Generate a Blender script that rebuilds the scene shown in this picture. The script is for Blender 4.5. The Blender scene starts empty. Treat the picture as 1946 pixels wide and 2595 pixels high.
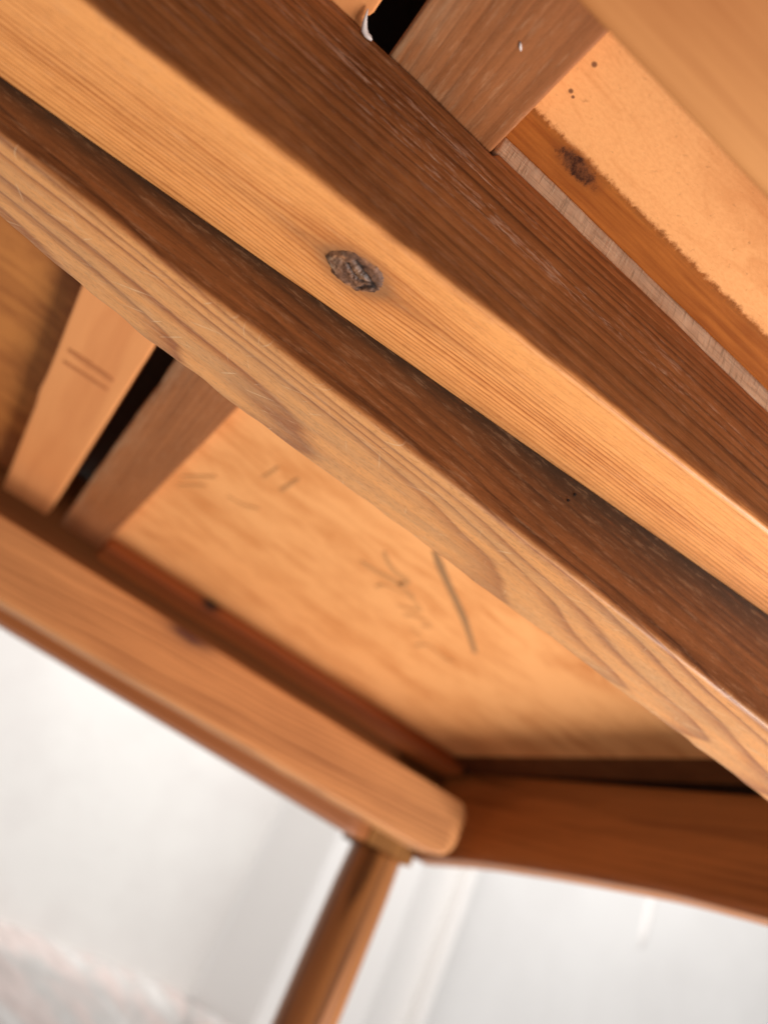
import bpy, bmesh, math, random
import numpy as np
from mathutils import Matrix, Vector

random.seed(7)
rng = np.random.default_rng(11)
sc = bpy.context.scene
OZ = 0.56            # height of the phone above the floor; z below is measured from the phone

# ------------------------------------------------------------------ camera, world, lamps, exposure
ROT = ((0.77338333, -0.48904625, 0.40337574),
       (0.56485234, 0.24274316, -0.78868092),
       (0.28778475, 0.8378004, 0.46397244))     # rows: picture right, picture down, forward
cam_d = bpy.data.cameras.new('camera')
cam = bpy.data.objects.new('camera', cam_d)
sc.collection.objects.link(cam)
rx, dn, fw = (Vector(r).normalized() for r in ROT)
cam.matrix_world = Matrix(((rx.x, -dn.x, -fw.x, 0), (rx.y, -dn.y, -fw.y, 0), (rx.z, -dn.z, -fw.z, OZ), (0, 0, 0, 1)))
cam_d.sensor_fit = 'VERTICAL'
cam_d.sensor_height = 36.0
cam_d.sensor_width = 36.0
cam_d.lens = 36.0 * 2100 / 2595
cam_d.clip_start = 0.005
cam_d.clip_end = 100
cam_d.dof.use_dof = True
cam_d.dof.focus_distance = 0.190
cam_d.dof.aperture_fstop = 9.0
cam_d.dof.aperture_blades = 0
sc.camera = cam

world = bpy.data.worlds.new('World')
sc.world = world
world.use_nodes = True
bg = world.node_tree.nodes['Background']
bg.inputs[0].default_value = (1.0, 0.965, 0.94, 1)
bg.inputs[1].default_value = 0.30


def area(name, loc, target, size, power, col, spread=180):
    d = bpy.data.lights.new(name, 'AREA')
    d.shape = 'RECTANGLE'
    d.size, d.size_y = size
    d.energy = power
    d.spread = math.radians(spread)
    d.color = col
    o = bpy.data.objects.new(name, d)
    sc.collection.objects.link(o)
    o.location = (loc[0], loc[1], loc[2] + OZ)
    t = Vector((target[0], target[1], target[2] + OZ)) - o.location
    o.rotation_euler = t.to_track_quat('-Z', 'Y').to_euler()
    return o


area('window_light', (0.86, 0.02, -0.34), (0.12, 0.18, 0.14), (0.6, 0.4), 6.6, (1.0, 0.95, 0.92), 115)
area('wall_fill_light', (0.75, 0.62, 1.5), (0.75, 1.5, 0.1), (2.4, 0.8), 54, (1.0, 0.98, 0.96))  # added fill lamp to brighten the wall, no fitting seen

sc.view_settings.view_transform = 'Standard'
sc.view_settings.look = 'None'
sc.view_settings.gamma = 1.0
sc.view_settings.use_curve_mapping = False
sc.view_settings.exposure = 0.0
sc.cycles.max_bounces = 6
sc.cycles.diffuse_bounces = 4
sc.cycles.use_denoising = True


# ------------------------------------------------------------------ node helpers
class NT:
    def __init__(self, name):
        self.m = bpy.data.materials.new(name)
        self.m.use_nodes = True
        self.t = self.m.node_tree
        self.bsdf = self.t.nodes['Principled BSDF']

    def new(self, kind):
        return self.t.nodes.new(kind)

    def put(self, sock, v):
        if isinstance(v, bpy.types.NodeSocket):
            self.t.links.new(v, sock)
        elif isinstance(v, (tuple, list)) and len(v) == 3 and sock.type == 'RGBA':
            sock.default_value = (*v, 1)
        else:
            sock.default_value = v

    def math(self, op, a, b=0.0, clamp=False):
        n = self.new('ShaderNodeMath')
        n.operation = op
        n.use_clamp = clamp
        self.put(n.inputs[0], a)
        if op not in ('SQRT', 'FRACT', 'ABSOLUTE', 'SINE', 'EXPONENT'):
            self.put(n.inputs[1], b)
        return n.outputs[0]

    def add(self, a, b): return self.math('ADD', a, b)
    def sub(self, a, b): return self.math('SUBTRACT', a, b)
    def mul(self, a, b): return self.math('MULTIPLY', a, b)

    def vec(self, x, y, z):
        n = self.new('ShaderNodeCombineXYZ')
        for i, v in enumerate((x, y, z)):
            self.put(n.inputs[i], v)
        return n.outputs[0]

    def noise(self, v, scale=1.0, detail=2.0, rough=0.5):
        n = self.new('ShaderNodeTexNoise')
        self.put(n.inputs['Vector'], v)
        n.inputs['Scale'].default_value = scale
        n.inputs['Detail'].default_value = detail
        n.inputs['Roughness'].default_value = rough
        return n.outputs['Fac']

    def ramp(self, f, pts, interp='LINEAR'):
        n = self.new('ShaderNodeValToRGB')
        n.color_ramp.interpolation = interp
        e = n.color_ramp.elements
        while len(e) < len(pts):
            e.new(0.5)
        for k, (p, c) in zip(e, pts):
            k.position = p
            k.color = (c, c, c, 1) if isinstance(c, (int, float)) else (*c, 1)
        self.put(n.inputs[0], f)
        return n.outputs[0]

    def step(self, f, a, b):                 # 0 below a, 1 above b
        n = self.new('ShaderNodeMapRange')
        n.clamp = True
        self.put(n.inputs['Value'], f)
        n.inputs['From Min'].default_value = a
        n.inputs['From Max'].default_value = b
        return n.outputs[0]

    def mix(self, f, a, b):
        n = self.new('ShaderNodeMix')
        n.data_type = 'RGBA'
        n.clamp_factor = True
        self.put(n.inputs[0], f)
        self.put(n.inputs[6], a)
        self.put(n.inputs[7], b)
        return n.outputs[2]

    def coords(self):
        tc = self.new('ShaderNodeTexCoord')
        s = self.new('ShaderNodeSeparateXYZ')
        self.t.links.new(tc.outputs['Object'], s.inputs[0])
        return s.outputs[0], s.outputs[1], s.outputs[2]

    def bump(self, h, strength, dist):
        n = self.new('ShaderNodeBump')
        n.inputs['Strength'].default_value = strength
        n.inputs['Distance'].default_value = dist
        self.put(n.inputs['Height'], h)
        self.t.links.new(n.outputs[0], self.bsdf.inputs['Normal'])


def wood(name, early, late, axis='X', pith=(0, 0), tilt=(0, 0), spacing=0.0012, warp=0.003, contrast=0.8,
         fib=0.5, broad=0.4, stain=None, grime_shade=(0.028, 0.017, 0.012), worn=None, rough=0.5, spec=0.4,
         scratch=0.0, scuff=None, knot=None, bleach=None, grit=0.0, bumpk=0.25, pores=0.0, wf=(6, 30), ramp=None):
    n = NT(name)
    x, y, z = n.coords()
    u, v, w = {'X': (x, y, z), 'Y': (y, x, z), 'Z': (z, x, y)}[axis]
    w1 = n.noise(n.vec(n.mul(u, wf[0]), n.mul(v, wf[1]), n.mul(w, wf[1])), 1, 2)
    w2 = n.noise(n.vec(n.add(n.mul(u, wf[0]), 7.3), n.mul(v, wf[1]), n.add(n.mul(w, wf[1]), 3.1)), 1, 2)
    dv = n.add(n.sub(n.sub(v, pith[0]), n.mul(u, tilt[0])), n.mul(n.sub(w1, 0.5), warp))
    dw = n.add(n.sub(n.sub(w, pith[1]), n.mul(u, tilt[1])), n.mul(n.sub(w2, 0.5), warp))
    r = n.math('SQRT', n.add(n.mul(dv, dv), n.mul(dw, dw)))
    kd = None
    if knot:
        ku, kv, ka, kb, amp = knot
        a = n.math('DIVIDE', n.sub(u, ku), ka)
        b = n.math('DIVIDE', n.sub(v, kv), kb)
        d2 = n.add(n.mul(a, a), n.mul(b, b))
        side = n.math('DIVIDE', b, n.add(1.0, n.math('ABSOLUTE', b)))
        kd = n.math('EXPONENT', n.mul(d2, -0.5))
        r = n.add(r, n.mul(n.mul(kd, side), amp))
    rv = n.noise(n.vec(n.mul(u, 0.6), 0.0, n.mul(r, 0.22 / spacing)), 1, 1)
    ph = n.add(n.math('DIVIDE', r, spacing), n.mul(rv, 4.0))
    fr = n.math('FRACT', ph)
    prof = n.ramp(fr, ramp or [(0.0, 0.12), (0.12, 0.0), (0.5, 0.22), (0.8, 0.8), (0.9, 1.0), (1.0, 0.12)])
    ringamp = n.noise(n.vec(n.mul(u, 2.0), 5.0, n.mul(r, 0.09 / spacing)), 1, 1)
    prof = n.mul(prof, n.step(ringamp, 0.22, 0.66))
    fibre = n.noise(n.vec(n.mul(u, 38), n.mul(v, 1250), n.mul(w, 1250)), 1, 4, 0.7)
    fibre2 = n.noise(n.vec(n.mul(u, 7), n.mul(v, 330), n.mul(w, 330)), 1, 4, 0.65)
    br = n.noise(n.vec(n.mul(u, 9), n.mul(v, 70), n.mul(w, 70)), 1, 3, 0.55)
    fac = n.add(n.mul(prof, contrast), n.mul(n.sub(fibre, 0.5), fib))
    fac = n.add(fac, n.mul(n.sub(fibre2, 0.5), fib * 1.1))
    fac = n.math('ADD', fac, n.mul(n.sub(br, 0.45), broad), clamp=True)
    col = n.mix(fac, early, late)
    at = n.new('ShaderNodeAttribute')
    at.attribute_name = 'mask'
    sp = n.new('ShaderNodeSeparateColor')
    n.t.links.new(at.outputs['Color'], sp.inputs[0])
    m_st, m_gr_shade, m_wo = sp.outputs
    rg = rough
    if stain:
        f3 = n.noise(n.vec(n.mul(u, 5), n.mul(v, 1100), n.mul(w, 1100)), 1, 4, 0.65)
        fs_ = n.add(n.mul(prof, 0.55), n.mul(n.sub(f3, 0.5), 1.35))
        fs_ = n.add(fs_, n.mul(n.sub(fibre, 0.5), 0.8))
        f4 = n.noise(n.vec(n.mul(u, 14), n.mul(v, 60), n.mul(w, 60)), 1, 4, 0.65)
        fs_ = n.add(fs_, n.mul(n.sub(f4, 0.5), 1.3))
        fs_ = n.math('ADD', fs_, n.add(n.mul(n.sub(br, 0.45), 0.9), 0.20), clamp=True)
        col = n.mix(m_st, col, n.mix(fs_, stain[0], stain[1]))
    if bleach:                                   # dull grey wear in long patches
        bn = n.noise(n.vec(n.mul(u, 22), n.mul(v, 190), n.mul(w, 190)), 1, 4, 0.6)
        col = n.mix(n.mul(n.step(bn, 0.38, 0.62), n.mul(m_wo, bleach[1])), col, bleach[0])
    if worn:
        wn = n.noise(n.vec(n.mul(u, 60), n.mul(v, 420), n.mul(w, 420)), 1, 3, 0.6)
        col = n.mix(n.mul(n.step(wn, 0.35, 0.7), m_wo), col, worn)
    if pores:
        pn = n.noise(n.vec(n.mul(u, 160), n.mul(v, 2600), n.mul(w, 2600)), 1, 2)
        col = n.mix(n.mul(n.step(pn, 0.62, 0.745), pores), col, late)
    if scratch:
        for ang, sx, sy, lo in ((1.05, 70, 1500, 0.735), (-0.5, 55, 1700, 0.72), (2.2, 110, 1300, 0.75)):
            ca, sa = math.cos(ang), math.sin(ang)
            a = n.add(n.mul(u, ca), n.mul(v, sa))
            b = n.sub(n.mul(v, ca), n.mul(u, sa))
            s = n.noise(n.vec(n.mul(a, sx), n.mul(b, sy), 3.0 + ang), 1, 1)
            col = n.mix(n.mul(n.step(s, lo, lo + 0.03), n.mul(m_wo, scratch)), col, (0.83, 0.60, 0.36))
    if scuff:
        sn = n.noise(n.vec(n.mul(u, 240), n.mul(v, 1500), n.mul(w, 1500)), 1, 3, 0.65)
        sn2 = n.noise(n.vec(n.mul(u, 30), n.mul(v, 500), n.mul(w, 500)), 1, 2)
        sm = n.mul(n.step(n.add(n.mul(sn, 0.65), n.mul(sn2, 0.35)), 0.53, 0.66), n.mul(m_wo, scuff[1]))
        col = n.mix(sm, col, scuff[0])
        rg = n.math('SUBTRACT', rough, n.mul(sm, -0.15))
    if kd is not None:
        col = n.mix(n.mul(n.step(kd, 0.25, 0.95), 0.5), col, late)
    gn = n.noise(n.vec(n.mul(u, 120), n.mul(v, 900), n.mul(w, 900)), 1, 3, 0.65)
    col = n.mix(n.mul(m_gr_shade, n.step(gn, 0.0, 0.45)), col, grime_shade)  # channel carries dirt, dark knots and the painted corner shade
    if grit:                                     # fine open pores, dust and fibre ends
        g1 = n.noise(n.vec(n.mul(u, 420), n.mul(v, 1500), n.mul(w, 1500)), 1, 4, 0.8)
        g2 = n.noise(n.vec(n.mul(u, 130), n.mul(v, 900), n.mul(w, 900)), 1, 4, 0.75)
        col = n.mix(n.mul(n.step(g1, 0.50, 0.70), grit), col, n.mix(0.55, col, (0.02, 0.008, 0.004)))
        col = n.mix(n.mul(n.step(g2, 0.54, 0.72), grit * 0.8), col, n.mix(0.4, col, (0.95, 0.62, 0.36)))
    n.put(n.bsdf.inputs['Base Color'], col)
    n.put(n.bsdf.inputs['Roughness'], rg)
    n.bsdf.inputs['Specular IOR Level'].default_value = spec
    n.bump(n.add(n.mul(prof, -0.5), n.add(n.mul(fibre, 0.9), n.mul(fibre2, 0.5))), bumpk, 0.0004)
    return n.m


def plain(name, col, rough=0.6, spec=0.4, var=0.0, scale=30.0, col2=None):
    n = NT(name)
    if var:
        x, y, z = n.coords()
        f = n.noise(n.vec(x, y, z), scale, 4, 0.6)
        n.put(n.bsdf.inputs['Base Color'], n.mix(n.mul(n.step(f, 0.35, 0.68), var), col, col2))
    else:
        n.bsdf.inputs['Base Color'].default_value = (*col, 1)
    n.bsdf.inputs['Roughness'].default_value = rough
    n.bsdf.inputs['Specular IOR Level'].default_value = spec
    return n.m


# ------------------------------------------------------------------ geometry helpers
_lat = rng.random((64, 64))


def vn(x, y=0.0):                                # smooth value noise, about -1..1
    x = np.asarray(x, float)
    y = np.asarray(y, float) + 0 * x
    x = x + 0 * y
    xi, yi = np.floor(x).astype(int), np.floor(y).astype(int)
    fx, fy = x - xi, y - yi
    fx, fy = fx * fx * (3 - 2 * fx), fy * fy * (3 - 2 * fy)
    g = lambda a, b: _lat[a % 64, b % 64]
    return 2 * ((g(xi, yi) * (1 - fx) + g(xi + 1, yi) * fx) * (1 - fy) +
                (g(xi, yi + 1) * (1 - fx) + g(xi + 1, yi + 1) * fx) * fy) - 1


def fbm(x, y=0.0, o=4):
    s, a = 0, 1.0
    for i in range(o):
        s = s + a * vn(np.asarray(x) * 2 ** i + 11 * i, np.asarray(y) * 2 ** i + 5 * i)
        a *= 0.5
    return s / 1.9


def sst(a, b, x):
    t = np.clip((x - a) / (b - a), 0, 1)
    return t * t * (3 - 2 * t)


TABLE = bpy.data.objects.new('extending_table', None)
TABLE.location = (-0.15, 0.15, 0)
sc.collection.objects.link(TABLE)


def link(name, me, mat, parent=None, smooth=True):
    o = bpy.data.objects.new(name, me)
    sc.collection.objects.link(o)
    if mat:
        me.materials.append(mat)
    if smooth:
        me.polygons.foreach_set('use_smooth', [True] * len(me.polygons))
    if parent is TABLE:
        o.parent = TABLE
        o.location = (-TABLE.location.x, -TABLE.location.y, OZ)
    elif parent is not None:
        o.parent = parent            # sub-parts share the frame of their part
    else:
        o.location = (0, 0, OZ)
    return o


def mesh(name, verts, faces, mask=None):
    me = bpy.data.meshes.new(name)
    me.from_pydata([tuple(map(float, v)) for v in verts], [], [tuple(map(int, f)) for f in faces])
    bm = bmesh.new()
    bm.from_mesh(me)
    bmesh.ops.recalc_face_normals(bm, faces=bm.faces)
    bm.to_mesh(me)
    bm.free()
    if mask is not None:
        a = me.color_attributes.new('mask', 'FLOAT_COLOR', 'POINT')
        a.data.foreach_set('color', np.ascontiguousarray(mask, dtype=np.float32).ravel())
    return me


def rring(corners, radii, counts, arc=4):
    """closed ring of a rounded polygon: arc points at each corner, then samples along the side after it"""
    c = np.asarray(corners, float)
    n = len(c)
    out, side = [], []
    ends = []
    for i in range(n):
        a, b, d = c[i - 1], c[i], c[(i + 1) % n]
        u, v = (a - b) / np.linalg.norm(a - b), (d - b) / np.linalg.norm(d - b)
        p, q = b + u * radii[i], b + v * radii[i]
        t = np.linspace(0, 1, arc + 1)[:, None]
        pts = (1 - t) ** 2 * p + 2 * t * (1 - t) * b + t ** 2 * q
        ends.append((pts[0], pts[-1]))
        out.append(pts)
    ring, sid = [], []
    for i in range(n):
        ring.extend(out[i])
        sid.extend([i - 0.5] * len(out[i]))
        p, q = ends[i][1], ends[(i + 1) % n][0]
        m = counts[i]
        for k in range(1, m):
            ring.append(p + (q - p) * k / m)
            sid.append(i)
    return np.array(ring), np.array(sid)


def loft(name, mat, stations, ring_fn, axis='X', mask_fn=None, parent=TABLE):
    V, M = [], []
    nr = None
    for s in stations:
        ring, sid = ring_fn(s)
        nr = len(ring)
        P = np.zeros((nr, 3))
        ss = np.full(nr, s)
        if axis == 'X':
            P[:, 0], P[:, 1], P[:, 2] = ss, ring[:, 0], ring[:, 1]
        elif axis == 'Y':
            P[:, 0], P[:, 1], P[:, 2] = ring[:, 0], ss, ring[:, 1]
        else:
            P[:, 0], P[:, 1], P[:, 2] = ring[:, 0], ring[:, 1], ss
        V.append(P)
        M.append(mask_fn(P, sid) if mask_fn else np.zeros((nr, 4)))
    F = []
    ns = len(stations)
    for i in range(ns - 1):
        b0, b1 = i * nr, (i + 1) * nr
        for j in range(nr):
            k = (j + 1) % nr
            F.append((b0 + j, b0 + k, b1 + k, b1 + j))
    F.append(tuple(range(nr)))
    F.append(tuple(range((ns - 1) * nr, ns * nr)))
    me = mesh(name, np.concatenate(V), F, np.concatenate(M))
    return link(name, me, mat, parent)


def box(name, mat, x0, x1, y0, y1, z0, z1, parent=TABLE, r=0.001, axis='X', steps=1, wob=0.0, mask_fn=None):
    if axis == 'X':
        s0, s1, cs = x0, x1, [(y0, z0), (y0, z1), (y1, z1), (y1, z0)]
    elif axis == 'Y':
        s0, s1, cs = y0, y1, [(x0, z0), (x0, z1), (x1, z1), (x1, z0)]
    else:
        s0, s1, cs = z0, z1, [(x0, y0), (x0, y1), (x1, y1), (x1, y0)]
    st = np.linspace(s0, s1, steps + 1)

    def ring(s):
        g, sid = rring(cs, [r] * 4, [2] * 4)
        if wob:
            g = g + wob * np.stack([fbm(s * 30 + g[:, 0] * 40, 3.3 + g[:, 1] * 40), fbm(s * 30 + g[:, 1] * 40, 9.1)], 1)
        return g, sid
    return loft(name, mat, st, ring, axis, mask_fn, parent)


def xs_fine(x0, x1, fa, fb, fine, coarse):
    a = np.arange(x0, fa, coarse)
    b = np.arange(fa, fb, fine)
    c = np.arange(fb, x1, coarse)
    return np.concatenate([a, b, c, [x1]])


# ------------------------------------------------------------------ the setting: wall
W_Y = 1.5
n = NT('white_plaster')
x, y, z = n.coords()
p = n.vec(x, y, z)
f1 = n.noise(p, 4.2, 3, 0.55)
f2 = n.noise(p, 30, 4, 0.6)
c = n.mix(n.step(f1, 0.42, 0.62), (0.86, 0.835, 0.80), (0.79, 0.755, 0.725))
c = n.mix(n.mul(n.step(f2, 0.55, 0.75), 0.25), c, (0.72, 0.68, 0.65))
n.put(n.bsdf.inputs['Base Color'], c)
n.bsdf.inputs['Roughness'].default_value = 0.7
n.bump(f2, 0.15, 0.004)
M_WALL = n.m
M_PAINT = plain('white_gloss_paint', (0.85, 0.82, 0.795), 0.35, 0.5)
M_PAINT2 = plain('white_wall_paint', (0.77, 0.755, 0.74), 0.55, 0.4, 0.6, 5.0, (0.69, 0.67, 0.655))


def slab(name, mat, x0, x1, y0, y1, z0, z1):
    me = mesh(name, [(a, b, c) for a in (x0, x1) for b in (y0, y1) for c in (z0, z1)],
              [(0, 1, 3, 2), (4, 5, 7, 6), (0, 1, 5, 4), (2, 3, 7, 6), (0, 2, 6, 4), (1, 3, 7, 5)])
    o = link(name, me, mat, None, False)
    return o


wall = slab('wall', M_WALL, -1.2, 0.60, W_Y, W_Y + 0.1, -OZ, 1.5)
wall['kind'] = 'structure'
wall2 = slab('wall_right', M_PAINT2, 1.034, 3.2, W_Y - 0.005, W_Y + 0.1, -OZ, 1.5)
wall2['kind'] = 'structure'

# moulded casing between the two stretches of wall: one profile drawn out along z
prof = [(0.598, W_Y + 0.04), (0.598, W_Y - 0.002), (0.606, W_Y - 0.010), (0.632, W_Y - 0.075), (0.652, W_Y - 0.128), (0.657, W_Y - 0.138),
        (0.664, W_Y - 0.141), (0.690, W_Y - 0.141), (0.75, W_Y - 0.140), (0.80, W_Y - 0.141), (0.838, W_Y - 0.141), (0.846, W_Y - 0.136),
        (0.858, W_Y - 0.110), (0.90, W_Y - 0.075), (0.972, W_Y - 0.040), (0.985, W_Y - 0.038), (0.990, W_Y - 0.062),
        (1.000, W_Y - 0.068), (1.010, W_Y - 0.062), (1.016, W_Y - 0.035), (1.037, W_Y - 0.022), (1.037, W_Y + 0.04)]
nv = len(prof)
vv = [(a, b, -OZ) for a, b in prof] + [(a, b, 1.5) for a, b in prof]
ff = [(i, (i + 1) % nv, nv + (i + 1) % nv, nv + i) for i in range(nv)] + [tuple(range(nv)), tuple(range(nv, 2 * nv))]
casing = link('door_casing', mesh('door_casing', vv, ff), M_PAINT, None, False)
casing['label'] = 'white painted moulded casing standing behind the table leg'
casing['category'] = 'casing'

# short white rod on the right-hand wall
vv, ff = [], []
zz = [0.296, 0.312, 0.330, 0.350] + list(np.linspace(0.37, 0.72, 5))
rr = [0.002, 0.011, 0.016, 0.0175] + [0.018] * 5
for k, (a, b) in enumerate(zip(zz, rr)):
    for j in range(16):
        t = 2 * math.pi * j / 16
        vv.append((1.512 + b * math.cos(t), W_Y + 0.007 + b * math.sin(t), a))
for k in range(len(zz) - 1):
    for j in range(16):
        ff.append((k * 16 + j, k * 16 + (j + 1) % 16, k * 16 + 16 + (j + 1) % 16, k * 16 + 16 + j))
ff += [tuple(range(16)), tuple(range(len(zz) * 16 - 16, len(zz) * 16))]
rod = link('wall_rod', mesh('wall_rod', vv, ff), M_PAINT, None)
rod['label'] = 'short white round-ended rod fixed upright on the white wall at right'
rod['category'] = 'rod'

# weathered ledge at the foot of the left wall, with a crumbled top edge
n = NT('weathered_ledge')
x, y, z = n.coords()
f1 = n.noise(n.vec(n.mul(x, 5), n.mul(y, 16), n.mul(n.add(z, n.mul(x, 0.35)), 38)), 1, 4, 0.6)
f2 = n.noise(n.vec(x, y, z), 22, 4, 0.6)
c = n.ramp(f1, [(0.3, (0.36, 0.32, 0.30)), (0.45, (0.56, 0.47, 0.44)), (0.55, (0.46, 0.44, 0.42)), (0.72, (0.64, 0.61, 0.59))])
c = n.mix(n.mul(n.step(f2, 0.6, 0.75), 0.4), c, (0.42, 0.38, 0.35))
n.put(n.bsdf.inputs['Base Color'], c)
n.bsdf.inputs['Roughness'].default_value = 0.75
n.bump(f2, 0.3, 0.01)
M_LEDGE = n.m
vv, ff = [], []
xsl = np.linspace(-0.6, 0.78, 120)
for k, a in enumerate(xsl):
    top = float(np.interp(a, [-0.6, 0.27, 0.433, 0.607, 0.68, 0.78], [-0.14, -0.148, -0.137, -0.129, -0.150, -0.19]))
    top += 0.007 * float(fbm(a * 26, 1.7)) + 0.009 * max(0.0, float(vn(a * 60, 4.4)))
    yb = W_Y - 0.17 if a > 0.6 else W_Y + 0.005
    for b, cz in ((yb, -OZ), (yb, top + 0.004), (yb - 0.012, top), (yb - 0.03, top - 0.006), (yb - 0.055, top - 0.03), (yb - 0.07, -OZ)):
        vv.append((a, b, cz))
for k in range(len(xsl) - 1):
    for j in range(6):
        ff.append((k * 6 + j, k * 6 + (j + 1) % 6, k * 6 + 6 + (j + 1) % 6, k * 6 + 6 + j))
ff += [tuple(range(6)), tuple(range(len(xsl) * 6 - 6, len(xsl) * 6))]
ledge = link('wall_ledge', mesh('wall_ledge', vv, ff), M_LEDGE, None)
ledge['label'] = 'weathered pinkish grey ledge with crumbled edge along the foot of the left wall'
ledge['category'] = 'ledge'

# ------------------------------------------------------------------ the table
TABLE['label'] = 'old pine extending table seen from underneath, with slide rails, battens and one turned leg'
TABLE['category'] = 'table'

E_LIGHT = (0.80, 0.43, 0.175)
M_DARK = wood('leak_stop_dark_wood', (0.10, 0.045, 0.018), (0.04, 0.018, 0.008), pith=(0.1, 0.9), spacing=0.004)

# --- table top (boards above the frame)
box('table_top', M_DARK, -0.70, 0.43, -0.38, 0.70, 0.205, 0.228, r=0.004)

# --- panels between the battens
ZP = 0.166


def panel_mat(name, a, b, c_, stained=False):
    n = NT(name)
    x, y, z = n.coords()
    # rotary-cut veneer: long soft figure running in x, slightly askew
    xx = n.add(x, n.mul(y, 0.25))
    yy = n.sub(y, n.mul(x, 0.12))
    w = n.noise(n.vec(n.mul(xx, 9), n.mul(yy, 26), 0.0), 1, 3, 0.6)
    q = n.noise(n.vec(n.mul(xx, 22), n.add(n.mul(yy, 120), n.mul(w, 9)), 0.0), 1, 4, 0.6)
    s = n.noise(n.vec(n.mul(x, 700), n.mul(y, 1300), 1.0), 1, 3, 0.6)
    d = n.noise(n.vec(n.mul(x, 480), n.mul(y, 560), 2.0), 1, 3)
    big = n.noise(n.vec(n.mul(xx, 16), n.mul(yy, 34), 6.0), 1, 3, 0.6)
    f = n.add(n.mul(n.step(q, 0.40, 0.70), 0.7), n.mul(n.sub(w, 0.5), 0.9))
    f = n.math('ADD', f, n.mul(n.sub(big, 0.5), 1.9), clamp=True)
    col = n.mix(f, a, b)
    col = n.mix(n.mul(n.step(s, 0.40, 0.8), 0.35), col, b)
    col = n.mix(n.mul(n.step(d, 0.64, 0.76), 0.5), col, c_)
    rg = 0.6
    if stained:
        # brown varnish left along the rail, with a ragged bristly edge, and one dark knot in it
        e1 = n.noise(n.vec(n.mul(x, 620), n.mul(y, 420), 0.0), 1, 5, 0.75)
        e2 = n.noise(n.vec(n.mul(x, 90), 0.0, 4.0), 1, 3)
        e3 = n.noise(n.vec(n.mul(x, 35), n.mul(y, 500), 0.0), 1, 3, 0.6)
        yl = n.add(y, n.add(n.mul(n.sub(e1, 0.5), 0.0044), n.mul(n.sub(e2, 0.5), 0.0014)))
        m = n.step(yl, 0.1128, 0.1142)
        m = n.mul(m, n.sub(1.0, n.step(y, 0.128, 0.13)))
        br = n.mix(n.step(e3, 0.35, 0.65), (0.46, 0.142, 0.026), (0.30, 0.080, 0.014))
        edge = n.mul(n.step(yl, 0.1131, 0.1137), n.sub(1.0, n.step(yl, 0.1148, 0.1160)))
        br = n.mix(n.mul(edge, n.mul(n.step(e1, 0.40, 0.62), n.step(e2, 0.3, 0.6))), br, (0.24, 0.08, 0.018))
        col = n.mix(m, col, br)
        ka = n.math('DIVIDE', n.sub(n.sub(x, 0.0436), n.mul(n.sub(y, 0.1166), 0.3)), 0.0060)
        kb = n.math('DIVIDE', n.sub(y, 0.1166), 0.0026)
        kd = n.add(n.add(n.mul(ka, ka), n.mul(kb, kb)), n.mul(n.sub(e1, 0.5), 2.6))
        col = n.mix(n.mul(n.sub(1.0, n.step(kd, 0.9, 2.4)), 0.55), col, (0.26, 0.075, 0.018))
        col = n.mix(n.sub(1.0, n.step(kd, 0.45, 1.25)), col, n.mix(n.step(e1, 0.38, 0.62), (0.045, 0.014, 0.007), (0.19, 0.062, 0.022)))
        rg = n.sub(0.62, n.mul(m, 0.22))
        for hx, hy, hr in ((0.0299, 0.0975, 0.0008), (0.0304, 0.1050, 0.0007), (0.0316, 0.1056, 0.0005)):
            a2, b2 = n.sub(x, hx), n.sub(y, hy)
            dd = n.math('SQRT', n.add(n.mul(a2, a2), n.mul(b2, b2)))
            col = n.mix(n.sub(1.0, n.step(dd, hr * 0.5, hr)), col, (0.24, 0.095, 0.035))
    n.put(n.bsdf.inputs['Base Color'], col)
    n.put(n.bsdf.inputs['Roughness'], rg)
    n.bsdf.inputs['Specular IOR Level'].default_value = 0.3
    n.bump(n.add(s, n.mul(q, 0.4)), 0.25, 0.0003)
    return n.m


M_PANEL = panel_mat('plywood_panel', (0.90, 0.415, 0.148), (0.62, 0.22, 0.058), (0.36, 0.13, 0.04), True)
M_PANEL2 = panel_mat('reddish_panel', (0.56, 0.21, 0.05), (0.26, 0.072, 0.016), (0.2, 0.05, 0.012))


def panel(name, mat, poly):
    k = len(poly)
    v = [(a, b, ZP) for a, b in poly] + [(a, b, ZP + 0.008) for a, b in poly]
    f = [tuple(range(k)), tuple(range(k, 2 * k))] + [(i, (i + 1) % k, k + (i + 1) % k, k + i) for i in range(k)]
    return link(name, mesh(name, v, f), mat, TABLE, False)


p_right = panel('panel', M_PANEL, [(-0.0026, -0.25), (0.3448, -0.25), (0.3448, 0.541), (-0.0026, 0.541)])
p_right['label'] = 'light plywood panel with pencil scribbles'
p_left = panel('panel', M_PANEL2, [(-0.62, -0.25), (-0.0126, -0.25), (-0.0126, 0.541), (-0.62, 0.541)])
p_left['label'] = 'reddish brown panel left of the light batten'

# pencil marks on the panel
M_PENCIL = plain('pencil', (0.56, 0.258, 0.090), 0.6)
M_PENCIL2 = plain('faint_pencil', (0.66, 0.30, 0.10), 0.6)
M_PENCIL3 = plain('firm_pencil', (0.34, 0.17, 0.068), 0.6)


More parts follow.
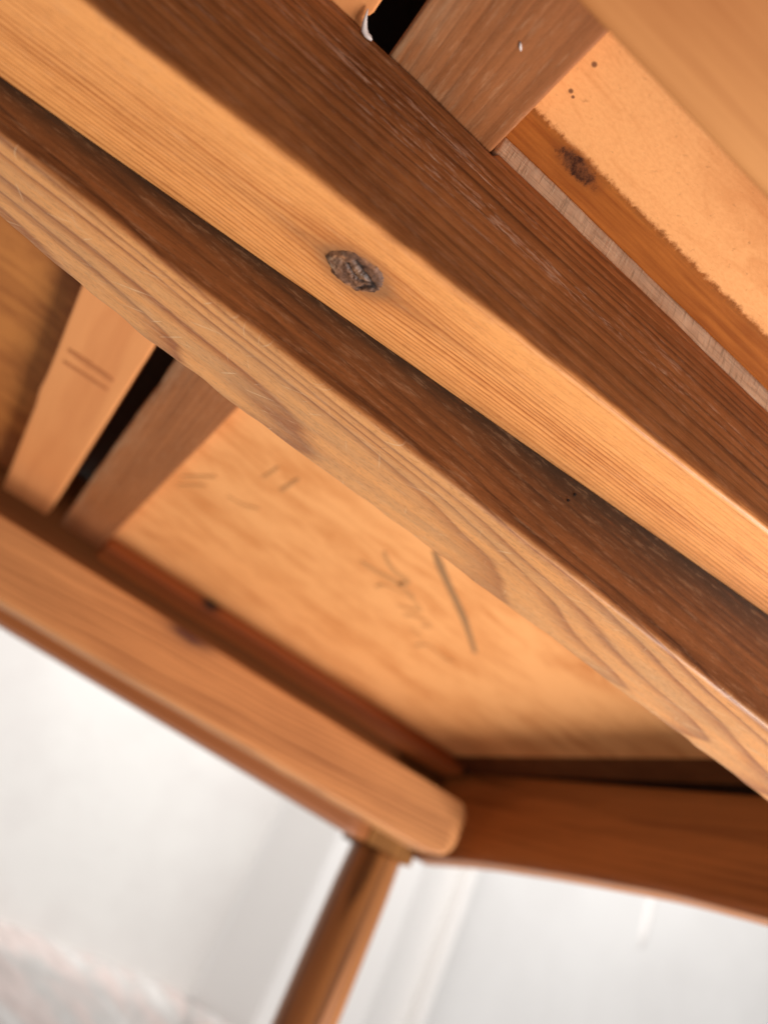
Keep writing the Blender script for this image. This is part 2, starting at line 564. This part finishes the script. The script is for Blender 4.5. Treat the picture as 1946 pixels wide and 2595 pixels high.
def ribbon(name, pts, wd, mat, parent, zq):
    P = np.array(pts, float)
    if len(P) > 2:
        t = np.linspace(0, len(P) - 1, len(P) * 7)
        Q = []
        for s in t:
            i = min(int(s), len(P) - 2)
            g = s - i
            p0, p1, p2, p3 = P[max(i - 1, 0)], P[i], P[i + 1], P[min(i + 2, len(P) - 1)]
            Q.append(0.5 * ((2 * p1) + (p2 - p0) * g + (2 * p0 - 5 * p1 + 4 * p2 - p3) * g * g + (3 * p1 - p0 - 3 * p2 + p3) * g ** 3))
        P = np.array(Q)
    d = np.gradient(P, axis=0)
    d /= np.linalg.norm(d, axis=1)[:, None] + 1e-9
    nn = np.stack([-d[:, 1], d[:, 0]], 1)
    s = np.linspace(0, 1, len(P))
    ww = wd * (0.55 + 0.45 * np.sin(np.pi * np.clip(s * 0.9 + 0.1, 0, 1))) * (1 + 0.2 * vn(s * 9, wd * 1e4))
    A, B = P + nn * ww[:, None] / 2, P - nn * ww[:, None] / 2
    k = len(P)
    th = 0.00012
    v = [(a[0], a[1], zq) for a in A] + [(b[0], b[1], zq) for b in B]
    v += [(a[0], a[1], zq + th) for a in A] + [(b[0], b[1], zq + th) for b in B]
    f = []
    for i in range(k - 1):
        f += [(i, i + 1, k + i + 1, k + i), (2 * k + i, 2 * k + i + 1, 3 * k + i + 1, 3 * k + i),
              (i, i + 1, 2 * k + i + 1, 2 * k + i), (k + i, k + i + 1, 3 * k + i + 1, 3 * k + i)]
    f += [(0, k, 3 * k, 2 * k), (k - 1, 2 * k - 1, 4 * k - 1, 3 * k - 1)]
    return link(name, mesh(name, v, f), mat, parent, False)


MARKS = [
    ([(0.1330, 0.3010), (0.1382, 0.3055), (0.1471, 0.3133), (0.161, 0.3243), (0.1777, 0.3376), (0.1913, 0.3500), (0.2077, 0.3655)], .0046, 2),
    ([(0.1228, 0.3541), (0.1341, 0.3524), (0.1447, 0.3498), (0.1567, 0.353)], .0040, 0),
    ([(0.1229, 0.3305), (0.1312, 0.3383), (0.1378, 0.3412), (0.1453, 0.3419), (0.1443, 0.3512)], .0034, 0),
    ([(0.1417, 0.3692), (0.1422, 0.361), (0.1495, 0.357), (0.157, 0.3555), (0.1659, 0.3602), (0.1631, 0.3667), (0.1583, 0.3726)], .0022, 1),
    ([(0.1664, 0.3782), (0.1693, 0.3714), (0.1744, 0.3681), (0.1801, 0.371), (0.1776, 0.377)], .0020, 1),
    ([(0.178, 0.3888), (0.1828, 0.3878), (0.1871, 0.3885)], .0022, 1),
    ([(0.1927, 0.4057), (0.194, 0.3938), (0.2042, 0.3948), (0.2086, 0.3965), (0.213, 0.3916)], .0024, 1),
    ([(0.0578, 0.3407), (0.0583, 0.3226)], .0026, 1), ([(0.0678, 0.3413), (0.0679, 0.3207)], .0026, 0),
    ([(0.0543, 0.3806), (0.0626, 0.3788), (0.0696, 0.3712)], .0030, 1), ([(0.0319, 0.3927), (0.0433, 0.3689)], .0034, 1),
    ([(0.0335, 0.4051), (0.0431, 0.3847)], .0030, 1)]
for pts, wd, k in MARKS:
    ribbon('pencil_mark', pts, wd, (M_PENCIL, M_PENCIL2, M_PENCIL3)[k], p_right, ZP - 0.0003)

# --- the two cross battens with the gap between the halves of the top
ZS = 0.158
M_BATA = wood('light_batten_wood', (0.80, 0.33, 0.115), (0.58, 0.185, 0.055), axis='Y', pith=(-0.03, 0.11), tilt=(0.01, 0), spacing=0.006,
              contrast=0.35, fib=0.4, broad=0.5, warp=0.004, rough=0.55, spec=0.3, bumpk=0.15)
M_BATB = wood('brown_batten_wood', (0.36, 0.128, 0.042), (0.12, 0.036, 0.010), axis='Y', pith=(0.05, 0.22), tilt=(0.03, 0), spacing=0.0017,
              contrast=0.5, fib=0.8, broad=0.95, grit=0.4, warp=0.002, worn=(0.40, 0.25, 0.14), rough=0.55, spec=0.3)
ysl = xs_fine(-0.28, 0.552, 0.07, 0.126, 0.0012, 0.008)


def ring_a(s):
    bump = 0.0008 * math.exp(-((s - 0.385) / 0.012) ** 2) + 0.0002 * float(fbm(s * 30, 2))
    return rring([(-0.0442 - bump, ZS), (-0.0442 - bump, ZP), (-0.0126, ZP), (float(np.interp(s, [0.11, 0.28, 0.54], [-0.0104, -0.0121, -0.0132])) + 0.0003 * float(fbm(s * 90, 7)) - 0.0012 * math.exp(-((s - 0.1205) / 0.0012) ** 2), ZS)],
                 [0.0008] * 4, [2, 2, 2, 24], 3)


bat_a = loft('batten', M_BATA, ysl, ring_a, 'Y')
bat_a['label'] = 'light orange cross batten beside the dark gap'


def ring_b(s):
    k = 0.0003 * float(fbm(s * 45, 5)) + 0.0009 * math.exp(-((s - 0.315) / 0.012) ** 2)
    return rring([(-0.0035 + k, ZS), (-0.0035 + k, ZP), (0.0262, ZP), (0.0262, ZS)], [0.0009] * 4, [2, 2, 2, 26], 3)


def mask_b(P, sid):
    m = np.zeros((len(P), 4))
    d = P[:, 0] + 0.0035
    edge = np.exp(-np.clip(d, 0, 1) / (0.0035 + 0.003 * fbm(P[:, 1] * 30, 4.0)))
    nearrail = np.exp(-np.abs(P[:, 1] - 0.121) / 0.006) * (P[:, 0] < 0.02)
    m[:, 2] = np.clip(0.95 * edge + 0.5 * nearrail * (0.6 + 0.6 * fbm(P[:, 0] * 200, P[:, 1] * 200)), 0, 1)
    return m


bat_b = loft('batten', M_BATB, ysl, ring_b, 'Y', mask_b)
bat_b['label'] = 'brown cross batten with a pale worn edge'
M_STROKE = plain('brown_crayon', (0.50, 0.175, 0.055), 0.6)
ribbon('pencil_mark', [(-0.0395, 0.3315), (-0.0285, 0.3312), (-0.0185, 0.331)], 0.0045, M_STROKE, bat_a, ZS - 0.0003)
ribbon('pencil_mark', [(-0.0396, 0.3434), (-0.0285, 0.3425), (-0.0185, 0.3416)], 0.0032, M_STROKE, bat_a, ZS - 0.0003)


def blob(name, mat, pts, rad, parent):
    vv, ff = [], []
    P = np.array(pts)
    k = 10
    T = np.gradient(P, axis=0)
    for i, (p, t) in enumerate(zip(P, T)):
        t = t / np.linalg.norm(t)
        a = np.cross(t, (0.3, 0.2, 0.9))
        a /= np.linalg.norm(a)
        b = np.cross(t, a)
        for j in range(k):
            th = 2 * math.pi * j / k
            vv.append(p + rad[i] * (math.cos(th) * a + math.sin(th) * b))
    for i in range(len(P) - 1):
        for j in range(k):
            ff.append((i * k + j, i * k + (j + 1) % k, (i + 1) * k + (j + 1) % k, (i + 1) * k + j))
    ff += [tuple(range(k)), tuple(range(len(P) * k - k, len(P) * k))]
    return link(name, mesh(name, vv, ff), mat, parent)


M_GLUE = plain('dried_glue', (0.62, 0.54, 0.50), 0.35)
blob('glue_drip', M_GLUE, [(-0.0118, 0.1178, 0.1574), (-0.0112, 0.1196, 0.1570), (-0.0106, 0.1206, 0.1566), (-0.0101, 0.1213, 0.1564),
                           (-0.0092, 0.1216, 0.1562), (-0.0084, 0.1216, 0.1562), (-0.0078, 0.1218, 0.1563)],
     [0.0001, 0.0004, 0.0006, 0.0007, 0.0006, 0.0005, 0.0002], TABLE)
blob('paint_speck', M_GLUE, [(0.0152, 0.1001, ZS - 0.0001), (0.0157, 0.1006, ZS - 0.0001), (0.0161, 0.1010, ZS - 0.0001), (0.0165, 0.1013, ZS - 0.0001)],
     [0.0001, 0.00028, 0.00028, 0.0001], bat_b)

# --- grey filler strip between the upper slide rail and the panel
n = NT('grey_weathered_strip')
x, y, z = n.coords()
f1 = n.noise(n.vec(n.mul(x, 90), n.mul(y, 800), n.mul(z, 1700)), 1, 3, 0.6)
f2 = n.noise(n.vec(n.mul(x, 1300), n.mul(y, 160), n.mul(z, 120)), 1, 3, 0.65)
f3 = n.noise(n.vec(x, y, z), 130, 4, 0.6)
c = n.mix(n.step(f3, 0.35, 0.65), (0.80, 0.62, 0.42), (0.62, 0.47, 0.32))
c = n.mix(n.mul(n.step(f1, 0.50, 0.66), 0.6), c, (0.34, 0.24, 0.15))
c = n.mix(n.mul(n.step(f2, 0.55, 0.68), 0.6), c, (0.28, 0.20, 0.125))
n.put(n.bsdf.inputs['Base Color'], c)
n.bsdf.inputs['Roughness'].default_value = 0.8
n.bump(n.add(f1, f2), 0.3, 0.0005)
M_STRIP = n.m
stx = xs_fine(0.0268, 0.336, 0.0268, 0.14, 0.0012, 0.01)


def ring_s(s):
    e = 0.00025 * float(fbm(s * 120, 1.2))
    return rring([(0.1232 + 0.012 * s + e, ZS + 0.0016), (0.1232 + 0.012 * s + e, ZP), (0.1300, ZP), (0.1300, ZS + 0.0016)], [0.0004] * 4, [8, 2, 2, 3], 2)


fs = loft('filler_strip', M_STRIP, stx, ring_s)
fs['label'] = 'narrow grey strip wedged along the upper rail'

# --- slide rails: the upper one (light lower face, brown side) and the lower one (worn lower face, brown side)
RXF = xs_fine(-0.62, 0.343, -0.12, 0.26, 0.001, 0.01)
ZR3 = lambda s: 0.1168 + 0.0823 * s
KN = (0.0171, 0.1367)
M_UP = wood('upper_rail_pine', (0.86, 0.365, 0.112), (0.40, 0.108, 0.022), pith=(0.20, 0.098), tilt=(0.02, 0.03), spacing=0.00125,
            warp=0.0038, contrast=0.95, fib=0.95, broad=0.85, grit=0.35, stain=((0.36, 0.138, 0.043), (0.085, 0.025, 0.007)),
            scuff=((0.56, 0.38, 0.27), 0.75), knot=(KN[0], KN[1], 0.015, 0.0060, 0.0042), rough=0.42, spec=0.4, bumpk=0.3,
            grime_shade=(0.34, 0.150, 0.058))


def ring_up(s):
    z = max(ZR3(s), 0.09)
    yn = 0.1226 + 0.012 * s + 0.0003 * float(fbm(s * 25, 3)) + 0.00012 * float(fbm(s * 160, 5))
    zt = ZS - 0.0004 if s < 0.0272 else 0.1592
    return rring([(yn, z), (yn, zt), (0.176, ZS - 0.0004), (0.176, z)], [0.0016, 0.0006, 0.001, 0.001], [34, 4, 2, 44], 5)


def mask_up(P, sid):
    m = np.zeros((len(P), 4))
    h = P[:, 2] - ZR3(P[:, 0])
    st = sst(0.0002, 0.0022, h + 0.0006 * fbm(P[:, 0] * 160, P[:, 2] * 500))
    m[:, 0] = st
    # pale scuffs in a long patch high on the side, and a thinner one further right
    u, v = P[:, 0], P[:, 2]
    a = np.exp(-((u - 0.012) / 0.030) ** 2 - ((v - 0.146 + 0.04 * (u - 0.012)) / 0.0075) ** 2)
    b = np.exp(-((u - 0.075) / 0.05) ** 2 - ((v - 0.144) / 0.006) ** 2)
    c = np.exp(-((u + 0.06) / 0.04) ** 2 - ((v - 0.134) / 0.004) ** 2)
    m[:, 2] = np.clip(1.0 * a + 0.7 * b + 0.55 * c + 0.14, 0, 1) * st
    # grey dirt on the light face around the knot tail, browner along the inner corner at right
    d = (P[:, 1] - KN[1]) + 0.02 * (u - KN[0])
    t = np.exp(-(d / 0.0022) ** 2) * np.exp(-np.abs(u - KN[0]) / 0.018)
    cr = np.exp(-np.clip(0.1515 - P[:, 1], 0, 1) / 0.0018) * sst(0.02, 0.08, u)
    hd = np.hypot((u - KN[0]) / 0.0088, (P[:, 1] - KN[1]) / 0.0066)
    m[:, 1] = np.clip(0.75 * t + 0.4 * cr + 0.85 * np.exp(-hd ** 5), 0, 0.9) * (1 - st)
    return m


rail_up = loft('slide_rail', M_UP, RXF, ring_up, 'X', mask_up)
rail_up['label'] = 'upper slide rail with a knot in its light lower face'

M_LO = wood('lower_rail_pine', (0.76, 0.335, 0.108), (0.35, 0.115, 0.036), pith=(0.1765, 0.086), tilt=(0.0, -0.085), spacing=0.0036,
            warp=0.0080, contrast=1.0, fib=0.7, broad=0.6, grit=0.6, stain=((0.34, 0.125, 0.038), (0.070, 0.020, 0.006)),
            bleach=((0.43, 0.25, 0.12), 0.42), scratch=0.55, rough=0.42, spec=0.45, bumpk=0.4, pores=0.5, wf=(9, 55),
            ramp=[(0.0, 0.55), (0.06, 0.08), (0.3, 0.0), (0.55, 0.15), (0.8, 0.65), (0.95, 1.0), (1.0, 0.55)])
FAR = ([-0.62, -0.0488, -0.0351, -0.0082, 0.0157, 0.0619, 0.1292, 0.225, 0.343],
       [0.1742, 0.1748, 0.1780, 0.1813, 0.1815, 0.1821, 0.1832, 0.1856, 0.187])


def ring_lo(s):
    z1 = max(ZR3(s), 0.1006) - 0.0001
    yf = float(np.interp(s, *FAR)) + 0.0005 * float(fbm(s * 60, 6.0)) + 0.0004 * float(vn(s * 170, 2.0))
    yn = 0.1515 + 0.0002 * float(fbm(s * 40, 1.0))
    zl = 0.1 + 0.0002 * float(fbm(s * 30, 8.0))
    rn = min(0.0016, 0.3 * (z1 - zl)) + 0.00002
    ch = min(0.0011 + 0.0008 * max(0.0, float(fbm(s * 55, 12.0))), 0.3 * (z1 - zl) + 0.0001)
    return rring([(yn, zl), (yn, z1), (yf, z1), (yf, zl)], [rn, min(0.0001, rn), min(0.0002, rn), ch], [44, 4, 3, 44], 5)


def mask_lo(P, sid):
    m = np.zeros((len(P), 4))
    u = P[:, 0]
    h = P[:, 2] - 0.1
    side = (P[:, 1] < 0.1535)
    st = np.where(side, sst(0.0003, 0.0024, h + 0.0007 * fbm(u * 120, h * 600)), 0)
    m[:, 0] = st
    # soot and painted contact shade under the upper rail, heavier to the right
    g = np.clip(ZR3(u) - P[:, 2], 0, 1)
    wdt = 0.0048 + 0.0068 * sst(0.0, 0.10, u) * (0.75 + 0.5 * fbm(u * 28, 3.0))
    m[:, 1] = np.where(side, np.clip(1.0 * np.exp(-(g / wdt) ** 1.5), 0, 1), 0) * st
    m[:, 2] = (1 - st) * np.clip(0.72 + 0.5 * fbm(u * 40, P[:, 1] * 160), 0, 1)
    return m


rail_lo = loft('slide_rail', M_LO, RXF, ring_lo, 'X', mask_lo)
rail_lo['label'] = 'lower slide rail with scratched greyed lower face'

# knot in the upper rail: a cracked plug with its own relief
n = NT('knot_wood')
x, y, z = n.coords()
at = n.new('ShaderNodeAttribute')
at.attribute_name = 'mask'
sp = n.new('ShaderNodeSeparateColor')
n.t.links.new(at.outputs['Color'], sp.inputs[0])
f1 = n.noise(n.vec(x, y, z), 700, 4, 0.6)
c = n.mix(n.step(f1, 0.3, 0.7), (0.24, 0.105, 0.048), (0.085, 0.032, 0.014))
c = n.mix(sp.outputs[0], c, n.mix(n.step(f1, 0.35, 0.65), (0.25, 0.125, 0.06), (0.14, 0.065, 0.03)))
c = n.mix(sp.outputs[2], c, n.mix(n.step(f1, 0.4, 0.6), (0.50, 0.33, 0.20), (0.20, 0.12, 0.07)))
c = n.mix(sp.outputs[1], c, (0.018, 0.008, 0.005))
c = n.mix(at.outputs['Alpha'], c, n.mix(n.step(f1, 0.35, 0.65), (0.50, 0.215, 0.085), (0.22, 0.09, 0.04)))
n.put(n.bsdf.inputs['Base Color'], c)
n.put(n.bsdf.inputs['Roughness'], n.sub(0.65, n.mul(sp.outputs[0], 0.22)))
n.bump(f1, 0.5, 0.0004)
M_KNOT = n.m
vv, ff, mk = [], [], []
NR, NA = 26, 72
for i in range(NR + 1):
    for j in range(NA):
        rho = i / NR
        th = 2 * math.pi * j / NA
        wob = 1 + 0.16 * float(fbm(math.cos(th) * 2 + 5, math.sin(th) * 2 + 5)) + 0.10 * float(fbm(math.cos(th) * 8 + 5, math.sin(th) * 8 + 5))
        a, b = rho * wob * math.cos(th), rho * wob * math.sin(th)
        X, Y = KN[0] + 0.0066 * a + 0.0012 * b, KN[1] + 0.0056 * b - 0.0012 * a
        # broken plug: growth rings, three ragged cracks, a smooth boss beside the main one, crumbs at the left
        jx, jy = a + 0.10 * float(fbm(a * 5 + 3, b * 5)), b + 0.10 * float(fbm(a * 5, b * 5 + 7))

        def seg(pl, wd):
            best = 9.0
            for (x0, y0), (x1, y1) in zip(pl, pl[1:]):
                q = max(0.0, min(1.0, ((jx - x0) * (x1 - x0) + (jy - y0) * (y1 - y0)) / ((x1 - x0) ** 2 + (y1 - y0) ** 2)))
                best = min(best, math.hypot(jx - x0 - q * (x1 - x0), jy - y0 - q * (y1 - y0)))
            return math.exp(-(best / wd) ** 2)
        crack = max(seg([(-0.12, -0.62), (0.12, -0.42), (0.42, -0.16), (0.72, 0.10)], 0.085), 0.8 * seg([(0.70, 0.12), (0.42, 0.30), (0.30, 0.62), (0.38, 0.85)], 0.07),
                    0.8 * seg([(0.66, 0.10), (0.20, 0.12), (-0.20, -0.08), (-0.38, -0.30)], 0.06), 0.6 * seg([(0.72, 0.10), (0.80, 0.45), (0.66, 0.72)], 0.09))
        chip = math.exp(-((jx - 0.12) / 0.30) ** 2 - ((jy + 0.14 - 0.5 * (jx - 0.12)) / 0.17) ** 2)
        ring2 = 0.5 + 0.5 * math.sin(15 * math.hypot(jx - 0.15, jy) + 2.5 * float(fbm(a * 3, b * 3)))
        crumb = max(0.0, -a - 0.42) * 2.2 * (0.4 + 1.0 * float(fbm(a * 11, b * 11)))
        rough_ = 0.00022 * float(fbm(a * 6, b * 6 + 3)) + 0.00022 * float(fbm(a * 17, b * 17)) + 0.0006 * crumb - 0.00010 * ring2
        hgt = 0.00062 + 0.00045 * chip - 0.0008 * crack + rough_
        fall = float(sst(1.0, 0.75, rho))
        hgt = max(hgt * fall, 0.00012) - 0.0004 * float(sst(0.93, 1.0, rho))
        vv.append((X, Y, ZR3(X) - hgt))
        mk.append((min(1, chip), min(1, 0.95 * crack + 0.28 * ring2 + 0.7 * max(0, a - 0.45)), min(1, max(0, crumb)), 0.85 * float(sst(0.80, 1.0, rho + 0.35 * float(fbm(a * 4 + 9, b * 4)))) * (1 - 0.8 * float(sst(0.2, 0.7, a)))))
for i in range(NR):
    for j in range(NA):
        ff.append((i * NA + j, i * NA + (j + 1) % NA, (i + 1) * NA + (j + 1) % NA, (i + 1) * NA + j))
kme = mesh('knot', vv, ff, np.array(mk))
kob = link('knot', kme, M_KNOT, rail_up)

# --- near rail, close to the lens and out of focus
M_NEAR = wood('near_rail_pine', (0.74, 0.32, 0.105), (0.40, 0.125, 0.030), pith=(0.05, 0.06), tilt=(0.03, 0.05), spacing=0.0075,
              warp=0.010, contrast=0.8, fib=0.5, broad=1.3, rough=0.45)
nr_ = box('slide_rail', M_NEAR, -0.62, 0.343, 0.018, 0.0694, 0.125, ZS - 0.0004, r=0.0025, steps=40)
nr_['label'] = 'orange slide rail nearest to the viewer'

# --- far runner with a rounded end
M_FAR = wood('far_runner_pine', (0.64, 0.285, 0.105), (0.25, 0.088, 0.030), pith=(0.53, 0.17), tilt=(0.01, 0.05), spacing=0.0036,
             warp=0.012, contrast=0.9, fib=0.7, broad=1.1, rough=0.5, spec=0.25, knot=(0.097, 0.122, 0.03, 0.02, 0.004), grime_shade=(0.10, 0.035, 0.025))
vx = np.concatenate([np.linspace(-0.62, 0.29, 92), 0.328 - 0.038 * (1 - np.sin(np.linspace(0, math.pi / 2, 26)[1:]))])


def ring_far(s):
    zb, zt = 0.0880 - 0.0006 * s, 0.1292 - 0.0008 * s
    t = np.clip((s - 0.300) / 0.0281, 0, 1)
    lift = 0.0150 * (1 - math.sqrt(max(0.0, 1 - t * t)))
    t2 = np.clip((s - 0.318) / 0.0101, 0, 1)
    drop = 0.007 * (1 - math.sqrt(max(0.0, 1 - t2 * t2)))
    th = 0.0
    y0 = 0.500 + 0.004 * float(sst(0.318, 0.328, s))
    return rring([(y0, zb + lift), (y0, zt - drop), (0.520, zt - drop), (0.520, zb + lift)], [0.0026, 0.0015, 0.0015, 0.003], [16, 2, 2, 3], 6)


def mask_far(P, sid):
    m = np.zeros((len(P), 4))
    k = np.exp(-((P[:, 0] - 0.097) / 0.013) ** 2 - ((P[:, 2] - 0.1285) / 0.0055) ** 2)
    m[:, 1] = np.clip(1.6 * k, 0, 1)
    return m


run = loft('runner', M_FAR, vx, ring_far, 'X', mask_far)
run['label'] = 'far runner with a rounded end and a dark knot'
# blocks that carry the far runner, out of sight behind it
for a in (-0.45, -0.15):
    box('runner_block', M_DARK, a, a + 0.04, 0.5195, 0.581, 0.098, 0.120)

# --- red-brown batten that closes the far end of the panel
M_RED = wood('red_batten_wood', (0.42, 0.115, 0.024), (0.17, 0.040, 0.009), pith=(0.5, 0.1), spacing=0.005, contrast=0.5)


def ring_red(s):
    e = 0.0014 * float(fbm(s * 14, 2.0))
    return rring([(0.541, 0.1580 + e), (0.541, ZP), (0.567, ZP), (0.567, 0.1555 + e)], [0.0012] * 4, [3] * 4, 3)


def mask_red(P, sid):
    m = np.zeros((len(P), 4))
    for kx, ks in ((0.106, 0.006),):
        m[:, 1] += np.exp(-((P[:, 0] - kx) / ks) ** 2 - ((P[:, 2] - 0.1630) / 0.004) ** 2)
    m[:, 1] = np.clip(1.4 * m[:, 1], 0, 1)
    return m


rb = loft('batten_or_shade', M_RED, np.linspace(0.0268, 0.337, 120), ring_red, 'X', mask_red)
rb['label'] = 'red-brown closing batten along the far edge of the panel'

# --- aprons
M_APF = wood('far_apron_wood', (0.36, 0.120, 0.034), (0.18, 0.052, 0.014), pith=(0.62, 0.05), spacing=0.005, contrast=0.5, rough=0.4)


def ring_apf(s):
    zb = 0.0914 - 0.014 * (s + 0.02) if s > -0.02 else 0.0914
    return rring([(0.580, zb), (0.580, 0.2035), (0.600, 0.2035), (0.600, zb)], [0.002] * 4, [4] * 4, 3)


ap = loft('apron', M_APF, np.linspace(-0.632, 0.3035, 50), ring_apf)
ap['label'] = 'far apron seen below the runner'
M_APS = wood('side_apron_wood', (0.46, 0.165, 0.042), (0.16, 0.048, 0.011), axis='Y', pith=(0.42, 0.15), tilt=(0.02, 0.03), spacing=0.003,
             contrast=0.6, fib=0.9, broad=0.9, rough=0.42, worn=(0.42, 0.26, 0.2))  # worn colour here is the painted sheen of the lower edge
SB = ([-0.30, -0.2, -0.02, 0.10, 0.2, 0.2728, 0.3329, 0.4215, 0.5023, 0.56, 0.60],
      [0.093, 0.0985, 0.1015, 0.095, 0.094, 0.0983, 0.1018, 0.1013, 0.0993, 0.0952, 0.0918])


def ring_aps(s):
    ys = np.array(SB[0])
    zb = float(sum(np.interp(s + d, *SB) for d in (-0.02, -0.01, 0, 0.01, 0.02)) / 5)
    zt = float(np.interp(s, [0.29, 0.54], [0.1562, 0.1621]))
    return rring([(0.345, zb), (0.345, zt), (0.361, zt), (0.361, zb)], [0.0015, 0.001, 0.001, 0.003], [12, 3, 2, 4], 4)


def mask_aps_sheen(P, sid):
    m = np.zeros((len(P), 4))
    zb = np.interp(P[:, 1], *SB)
    m[:, 2] = np.clip(1 - (P[:, 2] - zb - 0.0005) / 0.002, 0, 1) * 0.55  # pale sheen painted along the lower edge
    return m


aps = loft('apron', M_APS, np.linspace(-0.28, 0.579, 120), ring_aps, 'Y', mask_aps_sheen)
aps['label'] = 'dark red-brown side apron with a wavy lower edge'
box('leak_board', M_DARK, 0.3625, 0.378, -0.30, 0.625, 0.140, 0.2045)  # added dark board, keeps light from leaking in over the side apron
box('apron', M_APF, -0.632, 0.3035, -0.30, -0.28, 0.0914, 0.2035, r=0.002)
lap = box('apron', M_APS, -0.655, -0.637, -0.28, 0.579, 0.098, 0.2035, r=0.002, axis='Y')

# --- legs: a square block in the corner, turned shaft below
M_LEG = wood('leg_wood', (0.46, 0.175, 0.046), (0.12, 0.040, 0.011), axis='Z', pith=(0.30, 0.57), tilt=(0.05, 0.0), spacing=0.009,
             contrast=0.85, fib=0.5, broad=0.8, rough=0.35, warp=0.008)


M_BLOCK_SHADED = wood('leg_block_shaded', (0.30, 0.125, 0.036), (0.12, 0.044, 0.013), axis='Z', pith=(0.3, 0.57), spacing=0.006, rough=0.8, spec=0.08)  # leg wood darkened so the block sits in painted shade


def leg(cx, cy):
    zz = [0.0870, 0.084, 0.079, 0.074, 0.068, 0.060, 0.04, 0.0, -0.1, -0.25, -0.40, -0.50, -0.54, -OZ]
    rr = [0.0200, 0.0203, 0.0205, 0.0207, 0.0209, 0.0212, 0.0214, 0.0216, 0.0214, 0.0205, 0.0188, 0.0175, 0.0185, 0.0170]
    k = 28
    vv = [(cx + r * math.cos(2 * math.pi * j / k), cy + r * math.sin(2 * math.pi * j / k), z) for z, r in zip(zz, rr) for j in range(k)]
    ff = [(i * k + j, i * k + (j + 1) % k, (i + 1) * k + (j + 1) % k, (i + 1) * k + j) for i in range(len(zz) - 1) for j in range(k)]
    ff += [tuple(range(k)), tuple(range(len(zz) * k - k, len(zz) * k))]
    lg = link('leg', mesh('leg', vv, ff), M_LEG, TABLE)
    box('leg_block', M_BLOCK_SHADED, cx - 0.0215, cx + 0.0215, cy - 0.0195, cy + 0.0225, 0.0872, 0.2035, parent=lg, r=0.002, axis='Z')
    return lg


leg(0.3265, 0.600)
leg(-0.655, 0.600)
leg(-0.655, -0.30)
leg(0.3265, -0.322)

# added block that stops the bright leak above the apron corner
box('leak_block', M_DARK, 0.3035, 0.362, 0.5555, 0.5795, 0.166, 0.2045)

M_SHADE = plain('dull_red_brown', (0.16, 0.052, 0.016), 0.9, 0.1, 0.6, 60, (0.09, 0.026, 0.008))  # colour of the added strip that paints shade between panel and apron
sb = loft('batten_or_shade', M_SHADE, np.linspace(-0.25, 0.540, 12), lambda q: rring(
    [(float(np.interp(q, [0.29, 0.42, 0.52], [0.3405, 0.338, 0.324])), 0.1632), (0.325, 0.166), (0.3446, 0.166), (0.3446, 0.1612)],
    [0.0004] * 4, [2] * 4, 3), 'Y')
sb['label'] = 'added dark strip painted as the shade above the side apron'

# two pin holes on the side of the lower rail (plane y = 0.1515)
M_HOLE = plain('pin_hole', (0.012, 0.006, 0.004), 0.8)


def side_mark(name, pts, wd, mat, parent):
    P = np.array(pts, float)
    d = np.gradient(P, axis=0)
    d /= np.linalg.norm(d, axis=1)[:, None]
    q = np.stack([-d[:, 1], d[:, 0]], 1) * wd / 2
    A, B = P + q, P - q
    k = len(P)
    y0, y1 = 0.1512, 0.1515
    v = [(a[0], y0, a[1]) for a in A] + [(b[0], y0, b[1]) for b in B] + [(a[0], y1, a[1]) for a in A] + [(b[0], y1, b[1]) for b in B]
    f = []
    for i in range(k - 1):
        f += [(i, i + 1, k + i + 1, k + i), (2 * k + i, 2 * k + i + 1, 3 * k + i + 1, 3 * k + i),
              (i, i + 1, 2 * k + i + 1, 2 * k + i), (k + i, k + i + 1, 3 * k + i + 1, 3 * k + i)]
    f += [(0, k, 3 * k, 2 * k), (k - 1, 2 * k - 1, 4 * k - 1, 3 * k - 1)]
    return link(name, mesh(name, v, f), mat, parent, False)


for a, b in ((0.0954, 0.1205), (0.0942, 0.1177)):
    side_mark('pin_hole', [(a - 0.0003, b), (a, b + 0.0001), (a + 0.0003, b)], 0.0006, M_HOLE, rail_lo)
